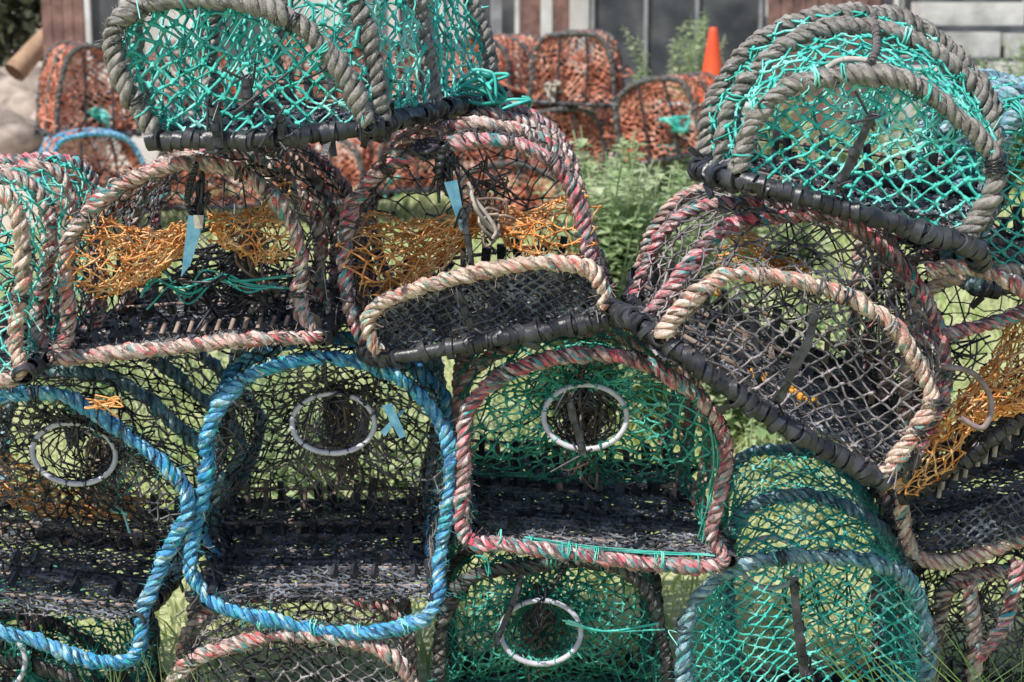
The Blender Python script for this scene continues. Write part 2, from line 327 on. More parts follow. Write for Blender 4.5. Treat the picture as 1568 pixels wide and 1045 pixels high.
# ---------------------------------------------------------------- pot builder
def make_pot(hoops,rope,net,loop=None,bottom='rubber',bot3=None,c=.016,r=.0018,netmat2='black',ring=None,frontfill=True,
             ropes=None,floor=True,inner=True,fuzz=True,spt=14,slats=True,R=.0092,rr=.0057,cones=None,extra=None,railmat='rubber',sidec=None,ffc=None,bg=False,fc=None,name='lobster_pot'):
    e=bpy.data.objects.new(name,None); scene.collection.objects.link(e)
    fr=Acc(); nt=Acc(); bs=Acc(); fit=Acc()
    H=[cr(np.array(h)) for h in hoops]; rope=mi(rope); netk=mi(net); n2=mi(netmat2); rb=mi(railmat)
    for i,h in enumerate(H):
        rk=mi(ropes[i]) if ropes else rope
        if i==0 and loop is not None:
            wrap(fr,cr(np.array(loop),closed=True),rk,closed=True,fuzz=fuzz,spt=spt,R=R,r=rr)
        else: wrap(fr,h,rk,fuzz=fuzz and i<2,spt=spt if i<2 else 9,R=R,r=rr,sides=7 if i<2 else 5)
    l=np.array([h[0] for h in H]); rt=np.array([h[-1] for h in H])
    pk={} if not bg else {'pitch':.05}
    bands(bs,resample(l,20),rb,**pk); bands(bs,resample(rt,20),rb,**pk)
    if bottom=='rubber':
        b3=np.array(bot3) if bot3 is not None else np.array([H[0][0],H[0][-1]])
        b3=cr(b3) if len(b3)>2 else resample(b3,20); bands(bs,b3,rb,R=.0175,**pk)
    for h in H[1:]:
        bands(bs,resample(np.array([h[0],h[-1]]),16),rb,R=.010,**pk)
    cc=sidec or c; nu=int(plen(H[0])/cc); rows=[]
    RS=[resample(h,nu) for h in H]
    for i in range(len(H)-1):
        d=np.linalg.norm(RS[i]-RS[i+1],axis=1).mean(); k=max(2,int(d/cc)); 
        for j in range(k+(1 if i==len(H)-2 else 0)):
            t=j/k; q=RS[i]*(1-t)+RS[i+1]*t; cen=q.mean(0); q=q+(cen-q)*.05*math.sin(math.pi*t); rows.append(q)
    G=np.stack(rows,1); net_grid(nt,G,r,netk,drop=.015,c=cc,jit=.2)
    lp=cr(np.array(loop),closed=True) if loop is not None else np.vstack([H[0],resample(np.array([H[0][-1],H[0][0]]),12)[1:-1]])
    axv=(H[-1].mean(0)-H[0].mean(0))
    if ring is not None:
        rg=ring_pts(ring[0],ring[1],ring[2],tilt=ring[3] if len(ring)>3 else 0)
        tube(fit,cr(rg+np.array([0,-.008,0]),closed=True,m=3),.0050,mi('ring'),8,closed=True)
        rl=cr(rg+np.array([0,-.006,0]),closed=True,m=3)
        for s in (.04,.2,.33,.40,.47,.61,.74,.82,.9): lash(fit,rl,s,s+.014,netk,r=.0015,turns=2,R=.0064)
        hh=(lp[:,2]-lp[:,2].min())/(np.ptp(lp[:,2])); k=np.clip((.45-hh)/.45,0,1)**.8
        lpf=lp+axv*(.03+.80*k)[:,None]
        funnel(nt,lpf,rg,fc or c,r,netk)
        top=H[0][np.argmax(H[0][:,2])]; tr=rg[np.argmax(rg[:,2])]
        cord(fit,top+np.array([0,-.01,0]),tr,mi('rubber')); tangle(fit,tr+np.array([0,0,-.01]),(.02,.015,.04),5,.003,mi('rubber'))
        g2=ring_pts(ring[0]+np.array([0,.16,-.03]),.03,.03)
        funnel(nt,rg,g2,c*.9,r*.8,n2); tangle(nt,ring[0]+np.array([0,.18,-.07]),(.05,.06,.10),9,.0028,mi('wood')); tangle(nt,ring[0]+np.array([0,.2,-.05]),(.05,.06,.10),5,.0028,n2)
    elif frontfill:
        net_fill(nt,lp,ffc or c,r,netk,bulge=.03)
    hb=np.vstack([H[-1],resample(np.array([H[-1][-1],H[-1][0]]),12)[1:-1]])
    net_fill(nt,hb,c*1.6,r*.9,netk if net!='orange' else n2,bulge=-.02)
    if inner and len(H)>2:
        hm=H[len(H)//2]; cc0=hm.mean(0)
        tangle(nt,cc0+np.array([0,0,-.05]),(.10,.10,.12),6,.0020,n2)
    if not bg:
        whiskers(fr,H[0],12,.0011,netk); whiskers(fr,H[0],5,.0018,mi('rubber')); 
        for _ in range(8):
            s=rng.random()*.9; lash(fr,H[0],s,s+rng.uniform(.006,.03),netk if rng.random()<.6 else mi('rubber'),turns=rng.integers(1,4),R=R+rr*.75)
        for h in H[1:2]:
            for _ in range(3): s=rng.random()*.9; lash(fr,h,s,s+.02,netk,turns=2,R=R+rr*.8)
    if floor:
        fl=np.vstack([resample(l,10),resample(rt,10)[::-1]])
        net_fill(nt,fl,.0175 if not bg else c,r*1.25,mi('floornet'),bulge=0,drop=.01,rot=0)
        if not bg: net_fill(nt,fl[[0,1,2,3,4,5,14,15,16,17,18,19]]+np.array([0,0,-.008]),.02,r,mi('greynet'),bulge=0,drop=.15,rot=.3)
        for t in np.linspace(.12,.80,5):
            a=l[0]*(1-t)+l[-1]*t; b=rt[0]*(1-t)+rt[-1]*t
            tube(bs,resample(np.array([a,b]),4)+np.array([0,0,-.004]),.005,mi('wood'),6)
        if slats:
            n=int(np.linalg.norm(l[-1]-rt[-1])/.036)
            for tt,hs_ in ((.66,.022),(.93,.056)):
                a=l[0]*(1-tt)+l[-1]*tt; b=rt[0]*(1-tt)+rt[-1]*tt
                for i in range(1,n):
                    t=i/n+rng.normal()*.007; q=a*(1-t)+b*t; h=hs_*rng.uniform(.8,1.25); w=rng.uniform(.006,.0095)
                    wd=rng.random()<.2
                    box_strip(bs,q+np.array([0,-.02,-.01]),q+np.array([rng.normal()*.007,-.02+rng.normal()*.012,h]),w*(.6 if wd else 1),.004,mi('wood') if wd else mi('rubber'))
                tube(bs,resample(np.array([a,b]),4)+np.array([0,0,hs_*.75]),.004,mi('wood'),6)
            for t2 in (.2,.4):
                a2=l[0]*(1-t2)+l[-1]*t2; b2=rt[0]*(1-t2)+rt[-1]*t2
                for i in range(1,n):
                    if rng.random()<.6: continue
                    t=i/n; q=a2*(1-t)+b2*t
                    box_strip(bs,q+np.array([0,-.02,.004]),q+np.array([0,.02,.012]),rng.uniform(.005,.008),.004,mi('rubber'))
    if cones:
        for (a,b,ra,rb_) in cones: cone_net(nt,a,b,ra,rb_,.00155,mi('orange'))
    if extra: extra(fr,nt,bs,fit)
    fr.finish('rope_frame',MATL,e); nt.finish('netting',MATL,e); bs.finish('base_rails',MATL,e); fit.finish('fittings',MATL,e)
    return e
def pl(pts,d): return [P(p[0],p[1],d+(p[2] if len(p)>2 else 0)) for p in pts]
def sh(h,ax,t,s=1.0):
    h=np.array(h); b=(h[0]+h[-1])/2
    return list(b+(h-b)*s+np.array(ax)*t)
def strap(fit,a,b,w=.007):
    p=resample(np.array([a,b]),4); p[1:-1]+=rng.normal(size=(2,3))*.003
    for i in range(3): box_strip(fit,p[i],p[i+1]+(p[i+1]-p[i])*.06,w*rng.uniform(.85,1.1),.003,mi('rubber'))
    for t in (.1,.5,.85):
        c=a*(1-t)+b*t; d=norm(b-a)*.006; tube(fit,np.array([c-d,c+d]),w*1.15,mi('rubber'),7)
    for end in (a,b):
        for _ in range(3): tube(fit,cr(np.array([end,end+rng.normal(size=3)*.010,end+rng.normal(size=3)*.02])),.0022,mi('rubber'),5)
def tag(fit,pts,d,mat='tag',t=.003):
    q=[P(x,y,d) for x,y in pts]; bk=[v+np.array([0,t,0]) for v in q]
    fit.add(q+bk,[[0,1,2,3],[7,6,5,4],[0,4,5,1],[1,5,6,2],[2,6,7,3],[3,7,4,0]],None,mi(mat),False)
def loose(fit,pts,d,n,mat,r=.0045,jit=.008):
    for k in range(n): tube(fit,cr(np.array([P(x,y,d) for x,y in pts])+rng.normal(size=(len(pts),3))*jit),r*rng.uniform(.6,1.1),mi(mat),5)

# --- row 3: bright blue pot (centre left)
aJ=[(318,915,-.03),(290,868,-.02),(300,800),(318,730),(325,650),(365,588),(430,557),(510,548),(590,570),(650,610),(688,670),(688,760),(672,850),(670,915,-.03)]
bJ=[(640,955,-.04),(560,968,-.05),(480,962,-.05),(400,950,-.05),(345,935,-.04)]
hJ=pl(aJ,2.9); ax=(-.05,.58,.0)
def exJ(fr,nt,bs,fit):
    tag(fit,[(585,622),(600,618),(622,668),(612,672)],2.88); tag(fit,[(612,630),(622,626),(590,668),(582,662)],2.89)
    lj=cr(np.array(pl(bJ,2.9)))
    for s in (.05,.3,.52,.8): lash(fr,lj,s,s+rng.uniform(.01,.05),mi('teal'),turns=2,r=.0015)
    wrap(fr,cr(np.array(pl([(395,905),(430,880),(500,888),(560,905),(595,925)],3.1))),mi('red'),fuzz=False,R=.007,r=.0045)
make_pot([hJ,sh(hJ,ax,.33),sh(hJ,ax,.66),sh(hJ,ax,1)],'blue','black',loop=pl(aJ+bJ,2.9),bottom=None,c=.0175,r=.0019,sidec=.022,fc=.0180,
   ring=(P(511,647,2.98),.074,.052,.0),ropes=['blue','blue','bluegrey','bluegrey'],netmat2='greynet',extra=exJ)
# --- left blue pot
aI=[(-180,915,-.02),(-175,760),(-120,660),(-40,615),(60,605),(150,632),(220,690),(275,740),(290,785),(265,840),(238,895),(214,950,-.02)]
bI=[(215,990,-.02),(185,1014,-.03),(120,1003,-.03),(40,980,-.03),(-60,960,-.03),(-140,945,-.03)]
hI=pl(aI,2.88); ax=(.04,.60,.0)
make_pot([hI,sh(hI,ax,.33),sh(hI,ax,.66),sh(hI,ax,1)],'blue','black',loop=pl(aI+bI,2.88),bottom=None,c=.0165,r=.0019,sidec=.021,
   ring=(P(115,693,2.95),.074,.052,-.15),ropes=['blue','bluegrey','bluegrey','bluegrey'],
   extra=lambda fr,nt,bs,fit:(cone_net(nt,P(-20,720,3.2),P(215,775,3.2),.07,.03,.0016,mi('orange')),tangle(fit,P(160,620,2.85),(.03,.03,.02),5,.0016,mi('orange')),loose(fit,[(120,640),(200,700),(170,760),(190,800)],3.05,3,'teal',.0022,.012)))
# --- centre pot, green net
aK=[(722,832),(706,795),(710,720),(708,650),(735,600),(800,560),(890,538),(960,545),(1030,580),(1085,625),(1112,685),(1106,760),(1092,820),(1116,858)]
bK=[(1040,862,-.02),(900,851,-.02),(780,830,-.02)]
hK=pl(aK,2.88); ax=(-.03,.60,.0)
def exK(fr,nt,bs,fit):
    strap(fit,P(872,612,2.82),P(893,695,2.82),.006)
    lk=cr(np.array(pl([(1100,862),(1040,860),(900,849),(780,828),(725,815)],2.86)))
    for s in rng.uniform(.03,.93,9): lash(fr,lk,s,s+rng.uniform(.004,.03),mi('teal'),r=.0013,turns=rng.integers(1,4))
    loose(fr,[(1090,850),(1000,846),(900,838),(800,822)],2.865,3,'teal',.0014,.003)
    loose(fit,[(1085,640),(1095,700),(1088,760),(1075,830)],2.89,5,'green',.0022,.006)
    loose(fit,[(735,850),(742,862),(750,878)],2.82,3,'teal',.0018,.006)
make_pot([hK,sh(hK,ax,.33),sh(hK,ax,.66),sh(hK,ax,1)],'red','green',loop=pl(aK+bK,2.88),bottom=None,c=.0185,r=.0021,sidec=.024,fc=.0205,
   ring=(P(896,637,2.93),.073,.055,0),ropes=['red','pink','pink','red'],extra=exK)
# --- row 2: left pot
aE=[(80,548,-.03),(104,515,-.01),(102,440),(108,370),(150,305),(215,265),(290,250),(360,262),(415,300),(448,345),(462,400),(455,465),(470,498,-.01),(490,518,-.03)]
bE=[(420,517,-.03),(280,530,-.03),(160,541,-.03)]
hE=pl(aE,2.88); ax=(.03,.58,.0)
def exE(fr,nt,bs,fit):
    cord(fit,P(302,250,2.84),P(300,340,2.9),mi('rubber'),r=.005); tangle(fit,P(305,305,2.9),(.02,.02,.06),6,.003,mi('rubber'))
    tag(fit,[(288,330),(314,334),(292,405),(277,425)],2.86); tag(fit,[(296,330),(312,330),(310,350),(298,350)],2.85,'shell')
    loose(fit,[(225,450),(250,432),(285,446),(330,425),(380,440),(430,432)],2.97,5,'teal',.0026,.012)
    strap(fit,P(365,385,3.0),P(410,470,3.0)); tangle(fit,P(340,430,3.1),(.16,.2,.10),14,.0026,mi('rubber'))
    tangle(fit,P(400,440,3.1),(.03,.03,.03),6,.004,mi('shell')); tangle(fit,P(380,380,3.0),(.03,.03,.06),6,.003,mi('wood'))
    for i in range(11): # worn slat ends near the front of the base
        a=P(232+i*21,497-i*1.2,2.95); tube(bs,np.array([a,a+np.array([-.004,-.02,-.016])]),.0045,mi('wood'),6)
make_pot([hE,sh(hE,ax,.33),sh(hE,ax,.66),sh(hE,ax,1)],'pink','black',loop=pl(aE+bE,2.88),bottom=None,c=.019,r=.0018,frontfill=False,
   ropes=['pink','pink','pink','red'],netmat2='black',sidec=.020,
   cones=[(P(145,390,2.98),P(285,360,2.95),.125,.03),(P(440,340,2.98),P(325,345,2.95),.105,.03),(P(150,400,3.0),P(285,365,2.97),.09,.02)],extra=exE)
# --- row 2: middle pot
aF=[(565,535,-.0),(540,480),(530,400),(540,330),(590,262),(650,225),(720,212),(790,220),(850,250),(885,300),(900,360),(918,430),(935,485)]
hF=pl(aF,2.90); ax=(0.,.58,.02)
flap=pl([(580,540),(560,505),(572,472),(640,443),(730,420),(820,402),(890,405),(918,428),(928,470)],2.82)
def exF(fr,nt,bs,fit):
    wrap(fr,cr(np.array(flap)),mi('beige'))
    lp=np.vstack([cr(np.array(flap)),resample(np.array([P(935,490,2.85),P(590,548,2.85)]),12)])
    net_fill(nt,lp,.012,.0024,mi('floornet'),bulge=.02,drop=0); net_fill(nt,lp,.013,.0022,mi('greynet'),bulge=.035,drop=.1,rot=.3)
    cord(fit,P(680,222,2.86),P(690,300,2.9),mi('rubber'),r=.006); tangle(fit,P(682,262,2.9),(.025,.02,.06),7,.003,mi('rubber'))
    tag(fit,[(680,280),(700,276),(712,340),(706,356)],2.85)
    strap(fit,P(712,320,2.84),P(722,410,2.84),.005)
    loose(fit,[(715,290),(738,318),(742,350),(760,368)],2.9,4,'shell',.0035,.006)
    tangle(fit,P(750,345,2.93),(.03,.02,.05),8,.003,mi('wood'))
    loose(fit,[(620,225),(640,240),(660,232),(680,250)],2.88,3,'rubber',.004,.008)
    strap(fit,P(700,450,2.8),P(722,500,2.8),.007)
make_pot([hF,sh(hF,ax,.33),sh(hF,ax,.66),sh(hF,ax,1)],'red','black',bot3=[P(560,540,2.88),P(600,548,2.84),P(760,520,2.84),P(940,488,2.86)],c=.019,r=.0018,frontfill=False,
   ropes=['red','pink','pink','red'],sidec=.020,
   cones=[(P(565,390,3.0),P(725,335,2.96),.13,.03),(P(885,350,3.0),P(755,335,2.96),.11,.03),(P(570,395,3.05),P(725,340,3.0),.10,.02)],extra=exF)
# --- row 2: left edge
aD=[(-260,575,-.02),(-255,400),(-190,310),(-60,286),(5,296),(36,340),(34,430),(18,520),(34,575,-.02)]
hD=pl(aD,2.78); ax=(.0,.50,.0)
make_pot([hD,sh(hD,ax,.3),sh(hD,ax,.6),sh(hD,ax,1)],'beige','teal',loop=pl(aD+[(-30,585,-.02),(-150,588,-.02)],2.78),bottom=None,c=.02,r=.0020,ropes=['beige','pink','pink','red'])
# --- row 2: tilted right pot
g0=pl([(1010,515),(1060,462),(1120,420),(1200,425),(1290,452),(1360,495),(1410,555),(1432,612),(1402,668),(1352,728)],2.68)
g1=pl([(990,492),(1045,425),(1108,352),(1180,327),(1260,332),(1335,370),(1400,440),(1440,520),(1446,600),(1400,700)],2.86)
g2=pl([(965,465),(1000,385),(1050,324),(1120,312),(1220,322),(1320,350),(1395,420),(1420,520),(1410,640)],3.08)
g3=pl([(975,425),(1005,350),(1050,300),(1120,290),(1220,300),(1320,330),(1380,400),(1400,490),(1390,600)],3.28)
def exG(fr,nt,bs,fit):
    strap(fit,P(1250,475,2.62),P(1195,610,2.63),.007)
    for (x,y) in [(1205,600),(1215,608),(1160,580),(1090,440),(1240,620)]: tangle(fit,P(x,y,2.85),(.014,.02,.014),3,.005,mi('yellow'))
make_pot([g0,g1,g2,g3],'pink','greynet',bot3=[P(940,470,2.82),P(1010,518,2.70),P(1180,640,2.66),P(1355,738,2.68)],c=.0165,r=.0020,sidec=.020,ropes=['beige','red','red','pink'],netmat2='black',extra=exG,
   cones=[(P(1120,370,3.1),P(1230,420,3.05),.07,.02)])
# --- right edge pot (orange entrance)
aH=[(1402,850),(1380,780),(1385,650),(1395,500),(1430,432),(1520,412),(1640,440),(1720,520),(1745,650),(1740,790)]
hH=pl(aH,2.94); ax=(.02,.58,.02)
def exH(fr,nt,bs,fit):
    wrap(fr,cr(np.array(pl([(1400,520),(1450,512),(1520,495),(1600,470),(1680,480)],2.86))),mi('red'))
    wrap(fr,cr(np.array(pl([(1420,415),(1480,410),(1560,440),(1640,500)],2.80))),mi('pink'))
    tube(fit,cr(np.array([P(x,y,2.80) for x,y in [(1440,560),(1490,572),(1518,615),(1505,655),(1470,640)]])),.005,mi('oldring'),7)
    q=[P(1420,800,2.92),P(1600,740,2.92),P(1640,810,2.90),P(1440,845,2.90)]
    net_fill(nt,np.array(q),.011,.0024,mi('floornet'),bulge=.0,drop=0)
    for t in np.linspace(0,1,13):
        a=P(1425+190*t,770-130*t,2.95); b=P(1440+190*t,700-110*t,2.99)
        box_strip(bs,a,b,.008,.006,mi('rubber')); 
        a=P(1432+190*t,760-130*t,2.94)+rng.normal(size=3)*.004
        tube(bs,resample(np.array([a,a+np.array([.01,.02,.05])]),3),.0045,mi('shell'),5)
    bands(bs,resample(np.array([P(1385,760,2.93),P(1480,700,2.9),P(1620,600,2.9)]),20),mi('rubber'),R=.016)
    net_fill(nt,np.array(pl([(1450,660),(1600,520),(1640,640),(1470,740)],3.05)),.012,.0022,mi('black'),bulge=.02)
make_pot([hH,sh(hH,ax,.33),sh(hH,ax,.66),sh(hH,ax,1)],'pink','black',loop=pl(aH+[(1650,800),(1560,828,-.02),(1460,858,-.02)],2.94),bottom=None,c=.019,r=.0019,
   ropes=['beige','pink','red','pink'],frontfill=False,extra=exH,
   cones=[(P(1640,510,2.93),P(1480,625,2.86),.14,.03),(P(1475,630,2.86),P(1385,720,2.93),.035,.08),(P(1620,520,2.95),P(1480,630,2.88),.10,.03)])
# --- row 1: top left
A0=pl([(240,212),(208,150),(182,90),(178,45),(215,14),(300,0),(390,10),(460,42),(510,95),(545,150),(562,192)],2.74)
A1=pl([(238,208),(205,110),(215,0),(300,-60),(420,-75),(510,-50),(548,20),(570,100),(584,192)],2.82)
A2=pl([(330,186),(320,90),(350,-40),(450,-90),(560,-80),(630,-40),(652,40),(660,100),(668,168)],3.1)
A3=pl([(430,157),(425,60),(460,-50),(540,-90),(640,-80),(705,-30),(733,40),(745,100),(750,154)],3.42)
def exA(fr,nt,bs,fit):
    strap(fit,P(378,122,2.7),P(380,165,2.7),.008)
    strap(fit,P(325,165,2.7),P(335,225,2.7),.009); strap(fit,P(428,178,2.7),P(432,212,2.7),.007)
    loose(fit,[(700,145),(735,128),(760,138),(752,118),(725,116)],3.25,6,'teal',.004,.014)
    loose(fit,[(640,150),(620,165),(600,160),(575,172)],3.0,3,'teal',.004,.012)
    loose(fit,[(752,185),(775,168),(800,155),(795,165)],3.4,4,'teal',.0045,.012)
make_pot([A0,A1,A2,A3],'grey','teal',bot3=[P(232,214,2.74),P(330,216,2.72),P(460,208,2.72),P(580,195,2.76)],c=.0195,r=.0027,netmat2='teal',R=.0115,rr=.0068,extra=exA)
# --- row 1: top right
B0=pl([(1130,262),(1150,195),(1205,132),(1290,114),(1370,124),(1440,155),(1500,205),(1525,258),(1510,320),(1475,362)],2.70)
B1=pl([(1104,262),(1112,190),(1152,108),(1215,60),(1300,44),(1380,54),(1450,95),(1500,150),(1522,220),(1510,330)],2.88)
B2=pl([(1080,250),(1092,160),(1145,80),(1215,34),(1295,17),(1380,30),(1450,75),(1505,135),(1530,200),(1530,300)],3.0)
B3=pl([(1120,240),(1125,160),(1165,90),(1215,50),(1295,35),(1380,48),(1440,90),(1490,145),(1510,200),(1510,290)],3.26)
def exB(fr,nt,bs,fit):
    strap(fit,P(1335,175,2.64),P(1280,290,2.65),.007)
    cord(fit,P(1338,25,2.9),P(1332,98,2.72),mi('darkrope'),r=.006)
    tube(fit,cr(np.array([P(x,y,2.74) for x,y in [(1265,105),(1290,92),(1330,94),(1355,108)]])),.005,mi('shell'),7)
make_pot([B0,B1,B2,B3],'grey','teal',bot3=[P(1070,262,2.80),P(1130,276,2.70),P(1300,322,2.66),P(1480,376,2.68),P(1500,400,2.72)],c=.0180,r=.0026,netmat2='teal',R=.0110,rr=.0066,extra=exB,ropes=['grey','grey','grey','bluegrey'])
# --- right edge, faded blue
aC=[(1495,440),(1492,385),(1515,300),(1530,220),(1560,172),(1640,155),(1720,200),(1745,300),(1745,440)]
hC=pl(aC,2.92)
make_pot([hC,sh(hC,(.0,.5,.02),.33),sh(hC,(.0,.5,.02),.66),sh(hC,(.0,.5,.02),1)],'bluegrey','teal',c=.018,r=.0022,R=.013,rr=.008)
# --- lower right pot
L0=pl([(1062,1225),(1050,1060),(1048,960),(1080,902),(1150,864),(1240,852),(1340,862),(1395,892),(1418,960),(1422,1080),(1420,1225)],2.9)
L1=pl([(1120,1120),(1112,940),(1112,850),(1132,792),(1180,764),(1250,763),(1330,795),(1375,842),(1388,900),(1390,1000),(1390,1120)],3.1)
L2=pl([(1130,1050),(1112,880),(1108,770),(1130,708),(1180,689),(1250,696),(1310,735),(1345,790),(1352,860),(1355,940),(1355,1040)],3.32)
def exL(fr,nt,bs,fit):
    strap(fit,P(1215,885,2.84),P(1232,1030,2.84),.008)
    tube(fit,cr(ring_pts(P(1180,862,3.0),.055,.045),closed=True,m=3),.005,mi('ring'),7,closed=True)
make_pot([L0,L1,L2],'bluegrey','teal',c=.0165,r=.0020,netmat2='green',extra=exL,ropes=['bluegrey','bluegrey','bluegrey'])
# --- bottom row
M0=pl([(255,1256),(256,1110),(270,1040),(310,1000),(380,980),(450,976),(540,986),(605,1012),(635,1070),(640,1256)],2.85)
make_pot([M0,sh(M0,(-.05,.55,0),.4),sh(M0,(-.05,.55,0),1)],'pink','greynet',c=.017,r=.0019)
N0=pl([(680,1195),(668,1050),(680,950),(722,890),(800,864),(900,860),(970,882),(1012,940),(1022,1050),(1020,1195)],3.0)
def exN(fr,nt,bs,fit):
    loose(fit,[(870,955),(930,962),(1010,958)],2.92,3,'teal',.0028,.005)
    strap(fit,P(800,880,2.95),P(760,985,2.93),.005)
make_pot([N0,sh(N0,(0,.55,0),.4),sh(N0,(0,.55,0),1)],'darkrope','green',c=.0175,r=.002,ring=(P(828,966,2.96),.073,.056,0),extra=exN,netmat2='green')
O0=pl([(1425,1195),(1428,1000),(1450,905),(1520,875),(1620,885),(1700,960),(1705,1195)],3.0)
def exO(fr,nt,bs,fit):
    wrap(fr,cr(np.array(pl([(1490,1180),(1492,1000),(1485,890)],2.93))),mi('pink')); wrap(fr,cr(np.array(pl([(1560,860),(1540,950),(1500,1010)],2.9))),mi('red'))
make_pot([O0,sh(O0,(.0,.5,0),.4),sh(O0,(0,.5,0),1)],'pink','black',c=.017,r=.002,extra=exO)
Q0=pl([(-190,1200),(-190,1080),(-120,1020),(-30,1000),(50,1020),(120,1060),(150,1110),(155,1200)],3.0)
make_pot([Q0,sh(Q0,(.0,.5,0),.4),sh(Q0,(0,.5,0),1)],'darkrope','green',c=.018,r=.002,ring=(P(0,1010,2.97),.05,.05,.3))

# ---------------------------------------------------------------- background pots
def bg_pot(x0,x1,yt,yb,d,rot=0.,rope='darkrope',net='salmon',length=.6,roll=0.):
    a=P(x0,yb,d);b=P(x1,yb,d);t=P((x0+x1)/2,yt,d); w=(b[0]-a[0]); h=t[2]-a[2]; c=(a+b)/2
    X=np.array([math.cos(rot),math.sin(rot),0]);Y=np.array([-math.sin(rot),math.cos(rot),0]); Z=np.array([0,0,1.])
    X,Z=X*math.cos(roll)+Z*math.sin(roll),Z*math.cos(roll)-X*math.sin(roll)
    prof=[(-.5,0),(-.49,.35),(-.44,.68),(-.3,.92),(0,1),(.3,.92),(.44,.68),(.49,.35),(.5,0)]
    pj=rng.normal(size=(9,2))*.022
    hs=[[c+X*w*(u+p[0])+Z*h*(v+p[1])+Y*length*k for (u,v),p in zip(prof,pj)] for k in (0,.5,1)]
    def ex(fr,nt,bs,fit):
        for k in range(2):
            q=c+X*w*rng.uniform(-.35,.35)+Z*h*rng.uniform(.1,.5)+Y*rng.uniform(.05,.3)
            tangle(nt,q,(.16,.12,.14),6,.008,mi(net)); 
        tangle(nt,c+Z*h*.3+Y*.2,(.3,.1,.2),5,.009,mi('rubber'))
        for _ in range(2): tangle(fit,c+X*w*rng.uniform(-.4,.4)+Z*h*rng.uniform(0,.5)+Y*rng.uniform(-.05,.2),(.08,.05,.08),3,.009,mi(['tag','shell','teal','teal','wood'][rng.integers(0,5)]))
        for k in (-.16,.17):
            tube(bs,np.array([c+X*w*k-Y*.01,c+X*w*(k+.02)+Z*h*.55-Y*.01,c+X*w*k*.9+Z*h*.94-Y*.01]),.008,mi('rubber'),6)
    make_pot(hs,rope,net,c=.030,r=.0050,netmat2=net,fuzz=False,spt=6,slats=False,R=.012,rr=.008,bg=True,extra=ex,name='lobster_pot')
for s in [(88,215,72,205,10.6,.45,0),(78,232,208,330,10.2,.35,.03),(232,372,66,205,11,.3,-.04),(378,520,52,195,11.2,-.35,.05),(522,655,66,190,11,.25,0),
          (660,790,58,150,11.4,-.5,.0),(806,940,48,158,10.8,-.15,-.03),(790,928,168,268,10.8,.35,.02),(945,1088,118,245,10.4,-.45,.20),
          (240,400,205,320,10.8,.2,0),(405,560,200,310,10.8,-.3,0),(565,775,178,290,10.8,.25,0),(700,800,150,240,11.6,.5,0),(890,1010,130,230,11.9,.5,-.05),(700,860,250,350,10.7,-.2,0)]:
    bg_pot(*s[:6],roll=s[6],rope='blue' if s[0]==78 else 'darkrope')

# ---------------------------------------------------------------- ground, grass, weeds
def link(o): scene.collection.objects.link(o); return o
def ground():
    n=120; xs=np.linspace(-1,1,n); xs=np.sign(xs)*np.abs(xs)**2.5*120; ys=-6+ (np.linspace(0,1,n)**2.5)*240
    X,Y=np.meshgrid(xs,ys,indexing='ij'); Z=.03*np.sin(X*1.3)*np.cos(Y*.9)*np.clip((np.abs(Y-4)-2)/4,0,1)
    V=np.stack([X,Y,Z-.004],-1).reshape(-1,3); i,j=np.meshgrid(np.arange(n-1),np.arange(n-1),indexing='ij')
    F=np.stack([i*n+j,(i+1)*n+j,(i+1)*n+j+1,i*n+j+1],-1)
    m,nt,b=new_mat('grass_and_sand'); N=nt.nodes;L=nt.links
    tc=N.new('ShaderNodeTexCoord'); n1=N.new('ShaderNodeTexNoise'); n1.inputs['Scale'].default_value=1.2;n1.inputs['Detail'].default_value=8; L.new(tc.outputs['Object'],n1.inputs['Vector'])
    n2=N.new('ShaderNodeTexNoise'); n2.inputs['Scale'].default_value=30;n2.inputs['Detail'].default_value=8; L.new(tc.outputs['Object'],n2.inputs['Vector'])
    r1=ramp(nt,[(.35,(.28,.30,.13)),(.55,(.45,.47,.24)),(.75,(.60,.57,.40))]); L.new(n2.outputs['Fac'],r1.inputs[0])
    r2=ramp(nt,[(.3,(.48,.39,.30)),(.7,(.64,.54,.45))]); L.new(n2.outputs['Fac'],r2.inputs[0])
    sp=N.new('ShaderNodeSeparateXYZ'); L.new(tc.outputs['Object'],sp.inputs[0])
    sb=N.new('ShaderNodeMath'); sb.operation='SUBTRACT'; L.new(sp.outputs[1],sb.inputs[0]); L.new(sp.outputs[0],sb.inputs[1])
    ad=N.new('ShaderNodeMath'); ad.operation='MULTIPLY_ADD'; ad.inputs[1].default_value=5; L.new(n1.outputs['Fac'],ad.inputs[0]); L.new(sb.outputs[0],ad.inputs[2])
    mr=N.new('ShaderNodeMapRange'); mr.inputs[1].default_value=16.0; mr.inputs[2].default_value=17.5; L.new(ad.outputs[0],mr.inputs[0])
    mx=N.new('ShaderNodeMixRGB'); L.new(mr.outputs[0],mx.inputs[0]);L.new(r1.outputs[0],mx.inputs[1]);L.new(r2.outputs[0],mx.inputs[2])
    L.new(mx.outputs[0],b.inputs['Base Color']); b.inputs['Roughness'].default_value=.95
    a=Acc(); a.add(V,F,None,0); a.finish('ground',[m])
ground()
